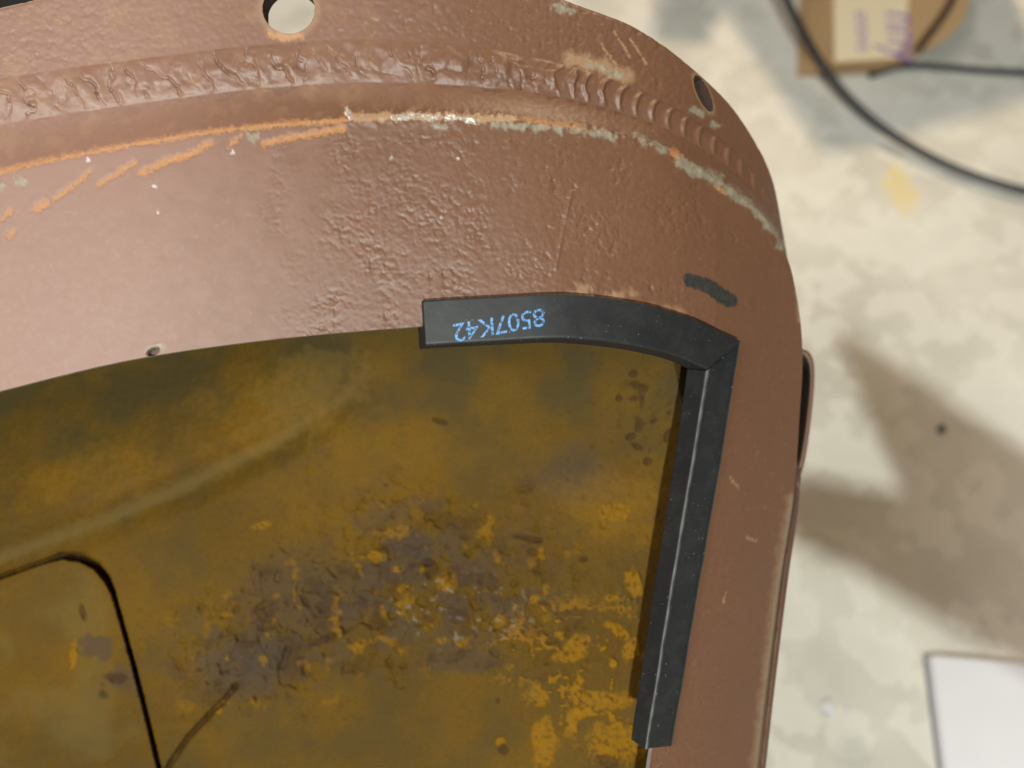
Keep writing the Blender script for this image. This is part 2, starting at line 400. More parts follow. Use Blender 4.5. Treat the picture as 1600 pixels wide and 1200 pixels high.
m, _ = band([(545, 182), (600, 183), (660, 182), (710, 184), (760, 187), (802, 186)], 6.0); tan_ = np.maximum(tan_, 0.8 * m)
m, _ = band([(615, 184), (660, 182), (705, 184), (742, 190)], 3.4, 2); bare = np.maximum(bare, m * ss(fbm(px, py, 10, 55), -0.45, -0.1))
m, _ = band([(542, 172), (547, 186)], 3.0, 2); bare = np.maximum(bare, m)
for cx, cy, r in ((138, 250, 4.0), (241, 291, 3.2), (247, 332, 2.4), (363, 239, 4.0), (905, 464, 4), (922, 464, 4.5), (611, 247, 2.2), (716, 248, 2.2), (690, 340, 2)):
    bare = np.maximum(bare, 0.5 * ss(np.hypot((px - cx) * (0.8 + 0.1 * (cx % 5)), py - cy) + 2.5 * n4, r + 0.8, r - 1.2))
m, _ = band([(890, 92), (930, 100), (980, 120)], 11, 6); tan_ = np.maximum(tan_, 0.6 * m)
m, _ = band([(900, 455), (960, 458), (1000, 470), (1060, 492)], 11, 8); tan_ = np.maximum(tan_, 0.55 * m * ss(n30, -0.3, 0.3))
m, _ = band([(420, 52), (440, 57), (470, 56)], 5, 4); tan_ = np.maximum(tan_, m * 0.8); rust = np.maximum(rust, m * 0.35)
tan_ = np.maximum(tan_, 0.22 * ss(n30, -0.1, 0.8) * ss(px, 820, 480) * ss(V, 2.1, 1.8))
for ring in hole_r: tan_ = np.maximum(tan_, 0.4 * ss(ring, 1.35, 1.05))
d1, p1 = dist(px, py, [(1232, 380), (1246, 440), (1252, 500)]); tan_ = np.maximum(tan_, 0.45 * ss(d1 + n8 * 3, 9, 2))
d1, p1 = dist(px, py, [(1238, 780), (1217, 910), (1200, 1050), (1182, 1205)]); tan_ = np.maximum(tan_, 0.3 * ss(d1 + n8 * 5, 16, 4)); grey = np.maximum(grey, 0.35 * ss(d1 + n8 * 3, 6, 2))
for pts in ([(1130, 940), (1134, 925)], [(1168, 840), (1180, 845)], [(1140, 745), (1155, 765)], [(985, 60), (1010, 100)], [(960, 50), (985, 90)], [(940, 70), (962, 100)]):
    m, _ = band(pts, 1.2, 1.5, 1.5); tan_ = np.maximum(tan_, m * 0.6)
grey = np.maximum(grey, 0.8 * ss(dchip, 2.6, 1.5) * ss(py, 552, 540))
dm, pm = dist(px, py, [(1078, 438), (1098, 443), (1120, 455), (1141, 470)])
chipd = ss(dchip, 1.25, 0.8)
mark = ss(dm + n8 * 2.5 + (fbm(px, py, 6, 57, 2) * 1.2), 12.5, 9.5) * (1 - 0.35 * ss(fbm(px * 2, py, 8, 58, 2), 0.2, 0.5) * ss(pm, 0.5, 0.1))
painted_sheen = ss(px + n30 * 60, 620, 120) * 0.75  # painted sheen, paler toward the left where the strip lamp reflects
painted_sheen = np.maximum(painted_sheen, 0.35 * ss(V, 1.9, 1.5) * ss(px + n30 * 80, 760, 480))
dark_pits = inface * pit2 * crat
for mm in (rust, grey, bare, tan_): mm *= np.clip(1 - mark, 0, 1)
ATT = {'rust': rust, 'grey': grey, 'bare': bare, 'tan': tan_, 'mark': np.maximum(mark, chipd), 'painted_sheen': painted_sheen}

disp += (-1.4 * np.clip(rust, 0, 1) + grey * (0.4 + 1.6 * n8) - 1.0 * bare) * side_m
pos = base_pos + NRM * (disp * MM)[..., None]
THK = np.where(V < 1, 34, 34 - 23 * ss(V, 1.0, 1.25)); THK = THK * side_m + 9 * (1 - side_m)
back = base_pos - NRM * (THK * MM)[..., None]

housing = empty('housing', (0.0, 0.20, 0.33))
tag(housing, 'reddish brown primer painted steel housing with welded flange, rusty inside and large cut opening', 'housing')

def build_part(name, r0, r1, edge_first, edge_last, label=None):
    sl = slice(r0, r1 + 1)
    f_, b_, k_ = pos[sl], back[sl], keepm[sl]
    R, Cn = k_.shape
    id_ = np.arange(R * Cn).reshape(R, Cn); N = R * Cn
    quad = np.stack([id_[:-1, :-1], id_[1:, :-1], id_[1:, 1:], id_[:-1, 1:]], -1)
    ok = k_[:-1, :-1] & k_[1:, :-1] & k_[1:, 1:] & k_[:-1, 1:]
    qf = quad[ok]; qb = qf[:, ::-1] + N
    faces = [qf, qb]; mi = [np.zeros(len(qf), int), np.ones(len(qb), int)]
    # rim walls
    okp = np.zeros((R + 1, Cn + 1), bool); okp[1:-1, 1:-1] = ok if ok.shape == (R - 1, Cn - 1) else False
    def wall(a, b, m):
        faces.append(np.stack([a, b, b + N, a + N], -1)); mi.append(np.full(len(a), m))
    if edge_first: wall(id_[0, 1:], id_[0, :-1], 0)
    if edge_last: wall(id_[-1, :-1], id_[-1, 1:], 2)
    wall(id_[:-1, 0], id_[1:, 0], 0); wall(id_[1:, -1], id_[:-1, -1], 0)
    gone = ~ok
    h = ok[:-1] & gone[1:]; i, j = np.nonzero(h); wall(id_[i + 1, j], id_[i + 1, j + 1], 3)
    h = gone[:-1] & ok[1:]; i, j = np.nonzero(h); wall(id_[i + 1, j + 1], id_[i + 1, j], 3)
    h = ok[:, :-1] & gone[:, 1:]; i, j = np.nonzero(h); wall(id_[i + 1, j + 1], id_[i, j + 1], 3)
    h = gone[:, :-1] & ok[:, 1:]; i, j = np.nonzero(h); wall(id_[i, j + 1], id_[i + 1, j + 1], 3)
    faces = np.concatenate(faces); mi = np.concatenate(mi)
    # separate vertices for the rim so it stays crisp
    vs = np.concatenate([f_.reshape(-1, 3), b_.reshape(-1, 3)])
    at_ = {k: np.concatenate([v[sl].ravel(), np.zeros(N)]) for k, v in ATT.items()}
    rim = mi >= 2
    if rim.any():
        rf = faces[rim]; u, inv = np.unique(rf, return_inverse=True); off = len(vs)
        vs = np.concatenate([vs, vs[u]]); faces[rim] = inv.reshape(rf.shape) + off
        at_ = {k: np.concatenate([v, np.zeros(len(u))]) for k, v in at_.items()}
    used = np.unique(faces); rem = np.full(len(vs), -1); rem[used] = np.arange(len(used))
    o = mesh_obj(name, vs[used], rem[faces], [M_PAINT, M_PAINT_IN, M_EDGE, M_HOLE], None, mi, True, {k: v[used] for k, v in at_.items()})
    keep(o, housing)
    if label: o['label'] = label
    return o
rB0 = int(np.argmax(V[:, 0] >= 0.78)); rB1 = int(np.argmax(V[:, 0] >= 1.38)); rL = len(rows) - 1
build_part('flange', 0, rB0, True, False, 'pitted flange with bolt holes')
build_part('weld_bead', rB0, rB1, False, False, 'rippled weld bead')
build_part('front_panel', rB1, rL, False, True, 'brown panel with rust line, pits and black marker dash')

# body wall behind the flange, running back to the closed end
ib = np.linspace(0, len(T) - 1, 220).astype(int)
bw = at(CB[ib, 0] - 26, CB[ib, 1] + 8, CB[ib, 2] - 40)
cen = at(np.array(500.), np.array(900.), np.array(-500.))
lay = []
for f, dep in ((0.0, 0), (0.05, 60), (0.10, 160), (0.17, 300), (0.24, 420)):
    p = bw + np.array(FW) * dep * MM; c_ = cen + FW * ((p - cen) @ FW)[:, None]
    lay.append(p + (c_ - p) * f)
lay = np.array(lay); L_, C_ = lay.shape[:2]; id_ = np.arange(L_ * C_).reshape(L_, C_)
fq = np.stack([id_[:-1, :-1], id_[:-1, 1:], id_[1:, 1:], id_[1:, :-1]], -1).reshape(-1, 4)
body = mesh_obj('body_wall', lay.reshape(-1, 3), fq, M_PAINT_IN); keep(body, housing)
sm = body.modifiers.new('wall', 'SOLIDIFY'); sm.thickness = 0.002; sm.offset = 0

# ------------------------------------------------------------------ inner shell
ix = np.concatenate([np.linspace(-700, -30, 40), np.linspace(-26, 1130, 460), np.linspace(1134, 1330, 40)])
iy = np.concatenate([np.linspace(380, 492, 28), np.linspace(496, 1210, 300), np.linspace(1216, 1700, 40)])
IX, IY = np.meshgrid(ix, iy)
xr_ = np.interp(IY, [380, 470, 555, 765, 1220, 1700], [1150, 1200, 1212, 1206, 1140, 1060])
IX = np.where(IX > 950, 950 + (IX - 950) * (xr_ - 950) / (1330 - 950), IX)
crease = [(-700, 1130), (-200, 948), (0, 868), (150, 815), (300, 752), (420, 692), (520, 632), (600, 565), (680, 500), (800, 380)]
cxs = np.array([c[0] for c in crease], float); cys = np.array([c[1] for c in crease], float)
ycr = np.interp(IX, cxs, cys)
dcr, _ = dist(IX, IY, crease)
above = IY < ycr
sd = np.where(above, dcr, -dcr)
rim_y = np.interp(IX, CO[:, 0][T <= t_c], CO[:, 1][T <= t_c]) 
top = IY - rim_y                                                # distance below the opening rim
W = -340 + 60 * ss(IX, 500, 1050)
W = W + 110 * ss(sd, 0, 330) * ss(IX, 700, 350) + 70 * ss(top, 260, -60)
W = W + 20 * ss(np.abs(sd + 4), 46, 0) * ss(IX, 640, 440)       # rolled ridge
W = np.minimum(W, -60 - 250 * ss(IX, 900, 1150))
seam = [(-300, 1005), (-40, 916), (0, 902), (50, 884), (98, 868), (128, 871), (152, 884), (168, 903), (178, 926), (192, 975), (210, 1040), (228, 1110), (247, 1190), (300, 1400), (360, 1700)]
dse, pse = dist(IX, IY, seam)
seam_c = np.interp(IY, [868, 871, 884, 903, 926, 975, 1040, 1110, 1190, 1400, 1700], [98, 128, 152, 168, 178, 192, 210, 228, 247, 300, 360])
seam_y = np.interp(IX, [-300, -40, 0, 50, 98, 128, 152, 168], [1005, 916, 902, 884, 868, 871, 884, 903])
inside = (IX < seam_c) & (IY > seam_y)
sw = 1.7 + 3.6 * ss(np.hypot(IX - 140, IY - 880), 75, 25)
W = W + np.where(inside, 9, 0) * ss(dse, 0, 6) - 16 * ss(dse, sw + 3, sw - 1)
crk = [(255, 1215), (268, 1190), (296, 1150), (320, 1124), (350, 1094), (370, 1070)]
dck, _ = dist(IX, IY, crk); W = W - 9 * ss(dck, 6, 2)
m8 = fbm(IX, IY, 14, 71, 4); m30 = fbm(IX, IY, 46, 72, 5); m80 = fbm(IX, IY, 110, 73, 4); m5 = fbm(IX, IY, 7, 74, 3)
def blob(cx, cy, rx, ry, an=0.0, wob=0.5, soft=0.0):
    ca, sa = math.cos(an), math.sin(an); dx, dy = IX - cx, IY - cy
    return ss(np.hypot((dx * ca + dy * sa) / rx, (-dx * sa + dy * ca) / ry) + m30 * wob + m8 * 0.25, 1.15 + soft, 0.75 - soft * 0.7)
zone = np.maximum.reduce([blob(600, 930, 260, 110, -0.25, soft=0.45), blob(420, 1010, 170, 90, -0.2, soft=0.45), blob(760, 960, 150, 70, 0.1, soft=0.45), blob(640, 820, 120, 60, 0.2, soft=0.45) * 0.8])
steel = np.maximum.reduce([zone * ss(m30 + 0.25 * m8, -0.10, 0.30) * 0.75, blob(390, 1035, 70, 42, -0.2, soft=0.45) * 0.95, blob(900, 745, 70, 40, 0.2, soft=0.45) * 0.55, blob(640, 850, 40, 26, 0.3) * 0.9, blob(470, 930, 90, 60, 0.1, soft=0.45) * 0.6, blob(150, 1010, 26, 22) * 0.9, blob(195, 1060, 24, 26) * 0.7, blob(720, 1025, 60, 26) * 0.6])
obz = np.maximum.reduce([blob(930, 1075, 130, 120, 0, 0.3), blob(880, 1000, 150, 90, -0.3) * 0.9, blob(960, 1130, 60, 100)])
orange = obz * ss(m30 * 0.85 + 0.45 * m8 + 0.22 * m5 + 0.3 * m80, 0.16, 0.40) * 0.85
for c5 in ((900, 1010, 30, 16, -0.5), (840, 1085, 18, 14, 0.6), (935, 1095, 50, 16, 0.0), (960, 1160, 40, 34, 0), (850, 1165, 20, 34, 0), (690, 1000, 10, 7, 0), (598, 955, 7, 12, 0), (700, 910, 14, 22, 0.6), (835, 935, 11, 8, 0), (853, 922, 5, 10, 0), (965, 985, 22, 9, 0.6), (985, 1015, 12, 20, 0.3), (955, 935, 14, 7, 0), (780, 1158, 9, 9, 0), (620, 890, 14, 7, 0), (590, 870, 16, 8, .2), (410, 820, 18, 6, -0.25), (342, 1110, 7, 7, 0), (115, 1025, 5, 22, .1), (725, 1008, 12, 5, .3), (990, 910, 12, 26, -.3), (960, 800, 30, 14, 0)):
    orange = np.maximum(orange, blob(*c5[:4], an=c5[4], wob=0.55) * 0.75 * ss(m5 + 0.6 * m8, -0.75, -0.1))
orange = np.maximum(orange, zone * ss(fbm(IX, IY, 34, 81, 4), 0.36, 0.60) * 0.6)
orange = np.maximum(orange, 0.28 * np.maximum.reduce([blob(150, 740, 110, 40, -0.2, soft=0.45), blob(420, 640, 120, 60, -.3, soft=0.45), blob(120, 1000, 200, 120, soft=0.45) * 0.4, blob(560, 760, 160, 80, -.3, soft=0.45) * 0.6, blob(965, 790, 80, 50, soft=0.45) * 1.2]))
white = 0.7 * zone * ss(fbm(IX, IY, 15, 83, 4), 0.40, 0.62) * ss(np.hypot((IX - 720) / 130, (IY - 955) / 70), 1.2, 0.5)
dark = ss(dse + m8 * 1.2, sw + 1.6, sw - 1.8) * (0.72 + 0.25 * m30)
dark = np.maximum(dark, ss(dck, 4.5, 1.5) * 0.8 * ss(m8, -0.6, -0.1))
for c5 in ((996, 603, 16, 8, .3), (1003, 625, 6, 18, 0), (992, 622, 8, 6, 0), (990, 585, 5, 5, 0), (998, 664, 9, 11, 0), (985, 682, 9, 5, 0), (995, 697, 8, 4, .5), (967, 622, 4, 4, 0), (1045, 645, 5, 5, 0), (1022, 657, 6, 3, -.4), (1043, 680, 4, 10, .2), (1012, 722, 5, 4, 0), (830, 862, 8, 6, .4), (818, 854, 3, 3, 0), (912, 874, 5, 4, 0), (778, 1095, 5, 8, .2), (787, 1172, 10, 8, .4), (603, 757, 4, 3, 0), (950, 1190, 18, 8, .3), (690, 660, 12, 4, .4), (130, 958, 4, 14, -.2), (190, 1060, 16, 10, 0), (160, 1085, 12, 12, 0), (675, 885, 10, 7, .8), (668, 895, 4, 12, 0), (820, 840, 24, 5, .2), (505, 1000, 36, 5, -.4), (480, 945, 5, 22, -.6)):
    dark = np.maximum(dark, blob(*c5[:4], an=c5[4], wob=0.9, soft=0.12) * 0.62)
sp = fbm(IX, IY, 16, 86, 3)
dark = np.maximum(dark, 0.4 * ss(sp, 0.52, 0.64) * (0.15 + 0.6 * np.maximum(zone, ss(IX, 820, 950) * ss(m80, -.3, .2))))
dark = np.maximum(dark, 0.45 * zone * ss(fbm(IX, IY, 44, 88, 3), 0.0, 0.6))
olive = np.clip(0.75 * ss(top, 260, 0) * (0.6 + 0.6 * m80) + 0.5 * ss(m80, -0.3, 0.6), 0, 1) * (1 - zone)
pale = np.maximum.reduce([0.55 * ss(np.abs(sd + 2) + m8 * 4, 18, 3) * ss(IX, 640, 480), 0.55 * inside * ss(fbm(IX, IY, 90, 91, 4), -0.2, 0.6) * ss(dse, 6, 30), 0.4 * blob(480, 610, 60, 90, 0.9)])
W = W + zone * (5 * m30 + 2.5 * m8 + 4 * np.abs(fbm(IX, IY, 40, 97, 3))) + orange * 4 * (0.7 + m8) - dark * 4 + 2.0 * m80 + 1.0 * m8 + 0.5 * m5
W = W - 4 * ss(fbm(IX, IY, 24, 95, 3), 0.3, 0.5) * zone
IP = at(IX, IY, W)
ny, nx = IX.shape; id_ = np.arange(nx * ny).reshape(ny, nx)
fq = np.stack([id_[:-1, :-1], id_[1:, :-1], id_[1:, 1:], id_[:-1, 1:]], -1).reshape(-1, 4)
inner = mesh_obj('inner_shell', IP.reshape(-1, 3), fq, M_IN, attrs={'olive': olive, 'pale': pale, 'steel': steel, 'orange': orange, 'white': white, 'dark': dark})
keep(inner, housing); inner['label'] = 'ochre rust covered inner surface with seam and flaking patches'

# ------------------------------------------------------------------ side lug: a bent strap, its slot walls painted black for the shade inside
front = np.array([(1246, 546), (1256, 545), (1265, 550), (1271, 562), (1273, 580), (1272, 610), (1268, 650), (1263, 690), (1258, 720), (1252, 742), (1244, 752)], float)
tt = np.linspace(0, len(front) - 1, 60); fx = np.interp(tt, range(len(front)), front[:, 0]); fy = np.interp(tt, range(len(front)), front[:, 1])
for _ in range(6):
    fx[1:-1] = (fx[:-2] + 2 * fx[1:-1] + fx[2:]) / 4; fy[1:-1] = (fy[:-2] + 2 * fy[1:-1] + fy[2:]) / 4
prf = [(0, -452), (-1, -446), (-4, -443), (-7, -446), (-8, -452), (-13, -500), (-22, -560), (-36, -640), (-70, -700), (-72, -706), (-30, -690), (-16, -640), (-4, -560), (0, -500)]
mid_y = 645
ring = []
for a, b in zip(fx, fy):
    k_ = (b - mid_y) / 105
    ring.append([at(np.array(a + o_), np.array(b - o_ * k_ * -0.9), np.array(float(w_))) for o_, w_ in prf])
ring = np.array(ring); L_, C_ = ring.shape[:2]; id_ = np.arange(L_ * C_).reshape(L_, C_)
nxt = np.roll(id_, -1, axis=1)
fq = np.stack([id_[:-1], id_[1:], nxt[1:], nxt[:-1]], -1).reshape(-1, 4)
lug = mesh_obj('side_lug', ring.reshape(-1, 3), fq, [M_PAINT, M_SHADE], None, np.tile([1 if 4 <= j <= 8 else 0 for j in range(C_)], L_ - 1)); keep(lug, housing)

# ------------------------------------------------------------------ rubber edge trim
orow = base_pos[-1]; onrm = NRM[-1]; inw = base_pos[-1] - base_pos[-4]; inw /= np.linalg.norm(inw, axis=-1, keepdims=True)
opx = CO[:, 0]; opy = CO[:, 1]
ic = int(np.argmin(np.abs(T - t_c)))
PROF = []          # (toward opening, outward) in picture units, a U-channel with slightly rounded corners
def rnd(cx, cy, r, a0, a1, n=5):
    return [(cx + r * math.cos(math.radians(a0 + (a1 - a0) * k / (n - 1))), cy + r * math.sin(math.radians(a0 + (a1 - a0) * k / (n - 1)))) for k in range(n)]
BO, BI, NO, NI = 33, -38, 18, -33
PROF += rnd(BO - 5, NO - 5, 5, 90, 0) + rnd(BO - 5, NI + 5, 5, 0, -90)
PROF += rnd(BI + 3, NI + 3, 3, -90, -180, 4) + [(BI, -14.5), (-4, -14.5), (-4, 3.0), (BI, 3.0)]
PROF += rnd(BI + 3, NO - 3, 3, 180, 90, 4)
_p = []
for k in range(len(PROF)):            # support points beside every rounded corner keep the flats flat
    a, b = np.array(PROF[k]), np.array(PROF[(k + 1) % len(PROF)]); L = np.hypot(*(b - a)); _p.append(a)
    if L > 9: _p += [a + (b - a) * 0.9 / L, a + (b - a) * (1 - 0.9 / L)]
PROF = np.array(_p)
PROF_B = np.array([p for p in PROF.tolist() if not (p[1] > NO - 2.9 and p[0] < BO - 5.5)] + [(BI + 0.5, NO - 7), (BI + 1.4, NO - 5.2), (BI + 3.5, NO - 4.4), (BI + 8, NO - 4.2), (BO - 17, NO - 3.4), (BO - 12, NO - 3.2), (BO - 9.2, NO - 1.2), (BO - 7.4, NO - 0.2)])
def smooth_frames(sel, flat=60):
    p = orow[sel]; n = onrm[sel].copy(); b = inw[sel].copy()
    m_ = len(n); n[:12] = n[14]; n[-12:] = n[-15]
    for _ in range(flat * 4):
        n[1:-1] = (n[:-2] + 2 * n[1:-1] + n[2:]) / 4; b[1:-1] = (b[:-2] + 2 * b[1:-1] + b[2:]) / 4
    t = np.gradient(p, axis=0); t /= np.linalg.norm(t, axis=-1, keepdims=True)
    n /= np.linalg.norm(n, axis=-1, keepdims=True)
    b = np.cross(n, t); b *= np.sign(np.sum(b * inw[sel], -1, keepdims=True)); b /= np.linalg.norm(b, axis=-1, keepdims=True)
    n = np.cross(t, b); n *= np.sign(np.sum(n * onrm[sel], -1, keepdims=True))
    return p, n, b, t
i0 = int(np.argmin(np.where(T < t_c, np.abs(opx - 666), 1e9))); i1 = int(np.argmin(np.where(T > t_c, np.abs(opy - 1163), 1e9)))
selA = np.arange(i0, ic + 1); selB = np.arange(ic, i1 + 1)
fA = smooth_frames(selA); fB = smooth_frames(selB)
p_, n_, b_b, t_ = fB; m_ = len(p_); nm = n_[int(m_ * 0.4):int(m_ * 0.8)].mean(0); nm /= np.linalg.norm(nm)
k_ = ss(np.arange(m_) / m_, 0.0, 0.35)[:, None]; n_ = fA[1][-16] * (1 - k_) + nm * k_
n_ -= t_ * np.sum(n_ * t_, -1, keepdims=True); n_ /= np.linalg.norm(n_, axis=-1, keepdims=True)
b_b = np.cross(n_, t_); b_b *= np.sign(np.sum(b_b * -RT, -1, keepdims=True)); fB = (p_, n_, b_b, t_)

nc = fA[1][-1] + fB[1][0]; nc /= np.linalg.norm(nc)
mdir = fA[2][-1] + fB[2][0]; mdir /= np.linalg.norm(mdir)        # mitre line in the surface
pl_n = np.cross(nc, mdir); pl_n /= np.linalg.norm(pl_n)
pc = orow[ic]
def trim(name, frames, end, gap, scuffs, PROF, taper=(1, 1)):
    p, n, b, t = frames
    # run the extrusion on past the corner, then saw it off along the mitre plane
    xs = np.linspace(1, 60, 20)[:, None] * MM
    if end == 'last':
        p = np.vstack([p, p[-1] + t[-4] * xs]); n = np.vstack([n, np.repeat(n[-1:], 20, 0)]); b = np.vstack([b, np.repeat(b[-1:], 20, 0)])
    else:
        p = np.vstack([(p[0] - t[3] * xs)[::-1], p]); n = np.vstack([np.repeat(n[:1], 20, 0), n]); b = np.vstack([np.repeat(b[:1], 20, 0), b])
    tp = np.linspace(taper[0], taper[1], len(p))[:, None, None]
    rings = p[:, None] + tp * (b[:, None] * PROF[None, :, :1] + n[:, None] * PROF[None, :, 1:]) * MM
    # the free end is sawn off at a slant: the inner leg sticks out a little further
    if end == 'last':
        rings[0] -= (t[0] * ((NO - PROF[:, 1:]) / (NO - NI)) * 16) * MM
    # hand-fitted: slight waviness
    wv = fbm(np.arange(len(p))[:, None] * 1.0, PROF[None, :, 0] * 0.05 + 3.0, 45, 61, 2) * 0.9
    rings += n[:, None] * (wv * MM)[..., None]
    L_, C_ = rings.shape[:2]; id_ = np.arange(L_ * C_).reshape(L_, C_); nxt = np.roll(id_, -1, axis=1)
    fq = np.stack([id_[:-1], id_[1:], nxt[1:], nxt[:-1]], -1).reshape(-1, 4)
    bm = bmesh.new(); lay_ = bm.verts.layers.float.new('scuff')
    bv = [bm.verts.new(v) for v in rings.reshape(-1, 3)]
    sc_ = scuffs(np.repeat(np.arange(L_), C_), np.tile(np.arange(C_), L_))
    for v_, q_ in zip(bv, sc_): v_[lay_] = float(q_)
    for f in fq: bm.faces.new([bv[i] for i in f]).smooth = True
    free = id_[0] if end == 'last' else id_[-1]
    cap = bm.faces.new([bm.verts.new(bv[i].co) for i in free]); cap.smooth = False
    pln = pl_n * (1 if np.dot(pl_n, p[L_ // 2] - pc) > 0 else -1)
    g = bmesh.ops.bisect_plane(bm, geom=bm.verts[:] + bm.edges[:] + bm.faces[:], plane_co=Vector(pc + pln * gap * MM), plane_no=Vector(-pln), clear_outer=True)
    ed = [e for e in g['geom_cut'] if isinstance(e, bmesh.types.BMEdge)]
    bmesh.ops.split_edges(bm, edges=ed)
    ed = [e for e in bm.edges if e.is_boundary and abs((Vector(e.verts[0].co) - Vector(pc)).dot(Vector(pln)) - gap * MM) < 1e-6 and abs((Vector(e.verts[1].co) - Vector(pc)).dot(Vector(pln)) - gap * MM) < 1e-6]
    r_ = bmesh.ops.contextual_create(bm, geom=ed)
    for f in r_['faces']: f.smooth = False
    bmesh.ops.recalc_face_normals(bm, faces=bm.faces)
    me = bpy.data.meshes.new(name); bm.to_mesh(me); bm.free(); me.materials.append(M_RUB)
    o = bpy.data.objects.new(name, me); col.objects.link(o); return o
rng = np.random.RandomState(4)
nzA = rng.rand(5000)
top_trim = trim('rubber_edge_trim', fA, 'last', 0.3, lambda i, j: np.zeros(len(i)), PROF)
tag(top_trim, 'black rubber edge trim along curved top of the opening, printed with blue number', 'edge trim')
def scB(i, j):
    x = i / 30.0
    r = 0.55 + 0.45 * np.sin(x * 3.1) * np.sin(x * 7.7 + 1)
    return np.where((j >= 0) & (j <= 2), 0.30 * r, 0)
right_trim = trim('rubber_edge_trim', fB, 'first', 1.8, scB, PROF_B, (1.0, 0.84))
tag(right_trim, 'black rubber edge trim down straight right side of the opening, scuffed and unprinted', 'edge trim')

# blue print, upside down along the top trim
pA, nA_, bA, tA = fA
sA = np.concatenate([[0], np.cumsum(np.linalg.norm(np.diff(pA, axis=0), axis=1))]) / MM
fc = bpy.data.curves.new('number', 'FONT'); fc.body = '8507K42'; fc.size = 41; fc.resolution_u = 3; fc.space_character = 0.94
fo = bpy.data.objects.new('number', fc); col.objects.link(fo); bpy.context.view_layer.update()
me = bpy.data.meshes.new_from_object(fo.evaluated_get(bpy.context.evaluated_depsgraph_get())); bpy.data.objects.remove(fo)
bm = bmesh.new(); bm.from_mesh(me)
xs = [v.co.x for v in bm.verts]; x0, x1 = min(xs), max(xs)
for v in bm.verts:
    u = (v.co.x - x0) / (x1 - x0)
    s_ = 184 - u * 141                        # distance along the trim from its square end
    bb = -13.5 + 18.0 * u + v.co.y * 1.0 - 2.0  # across the trim, tops toward the opening
    v.co = (s_, bb, 0)
bmesh.ops.bisect_plane(bm, geom=bm.verts[:] + bm.edges[:] + bm.faces[:], plane_co=(0, BO - 3.2, 0), plane_no=(0, 1, 0), clear_outer=True)
bmesh.ops.subdivide_edges(bm, edges=[e for e in bm.edges if e.calc_length() > 8], cuts=2)
bmesh.ops.triangulate(bm, faces=bm.faces[:])
for v in bm.verts:
    s_, bb = v.co.x, v.co.y
    i = int(np.clip(np.searchsorted(sA, s_) - 1, 0, len(sA) - 2)); f = (s_ - sA[i]) / (sA[i + 1] - sA[i])
    p = pA[i] * (1 - f) + pA[i + 1] * f; n = nA_[i]; b = bA[i]
    v.co = Vector(p + (b * bb + n * (NO + 0.35)) * MM)
txt = bm_obj('printed_number', bm, M_BLUE, None); txt.parent = top_trim; txt['label'] = 'worn blue printed number 8507K42'

# ------------------------------------------------------------------ stand under the housing
stand = empty('stand', (0.0, 0.27, 0.0)); tag(stand, 'dark steel pedestal stand under the brown housing', 'stand')
def box(name, c, d, mat, parent=None, rot=(0, 0, 0), bev=0.002):
    bm = bmesh.new(); bmesh.ops.create_cube(bm, size=1)
    for v in bm.verts: v.co = Vector((v.co.x * d[0], v.co.y * d[1], v.co.z * d[2]))
    if bev: bmesh.ops.bevel(bm, geom=bm.edges[:], offset=bev, segments=2, affect='EDGES', profile=0.5)
    M = Matrix.Translation(c) @ Matrix.Rotation(rot[2], 4, 'Z') @ Matrix.Rotation(rot[1], 4, 'Y') @ Matrix.Rotation(rot[0], 4, 'X')
    bm.transform(M); o = bm_obj(name, bm, mat)
    if parent: keep(o, parent)
    return o
hp = at(np.array(560.), np.array(800.), np.array(-560.))
box('base_plate', (hp[0], hp[1], 0.006), (0.16, 0.16, 0.012), M_STEEL, stand)
box('post', (hp[0], hp[1], hp[2] / 2), (0.05, 0.05, hp[2] - 0.012), M_STEEL, stand)
box('saddle', tuple(hp), (0.12, 0.12, 0.012), M_STEEL, stand, (PITCH, 0, 0))

# ------------------------------------------------------------------ cords
def tube(name, pts, r, mat, parent=None):
    cu = bpy.data.curves.new(name, 'CURVE'); cu.dimensions = '3D'; sp = cu.splines.new('NURBS'); sp.points.add(len(pts) - 1)
    for q, p in zip(sp.points, pts): q.co = (*p, 1)
    sp.use_endpoint_u = True; sp.order_u = 4; cu.bevel_depth = r; cu.bevel_resolution = 4; cu.resolution_u = 8
    o = bpy.data.objects.new(name, cu); col.objects.link(o); bpy.context.view_layer.update()
    me = bpy.data.meshes.new_from_object(o.evaluated_get(bpy.context.evaluated_depsgraph_get())); bpy.data.objects.remove(o)
    me.materials.clear(); me.materials.append(mat)
    m = bpy.data.objects.new(name, me); col.objects.link(m); me.polygons.foreach_set('use_smooth', np.full(len(me.polygons), True)); return m
cp = [(1130, -260, .07), (1185, -110, .065), (1222, -10, .06), (1258, 60, .05), (1300, 128, .035), (1362, 190, .015), (1440, 241, .008), (1520, 276, .0085), (1600, 300, .0085), (1720, 322, .0085), (1900, 350, .0085), (2100, 390, .0085)]
tag(tube('power_cord', [fl(a, b, z) for a, b, z in cp], 0.0052, M_CORD), 'thick black cord curving across the pale floor past the carton', 'cord')
cp = [(1360, 118, .006), (1400, 100, .006), (1450, 103, .006), (1530, 110, .006), (1600, 114, .006), (1700, 118, .006), (1850, 135, .006)]
tag(tube('power_cord', [fl(a, b, z) for a, b, z in cp], 0.0042, M_CORD), 'thin black cord lying straight on the floor in front of the carton', 'cord')

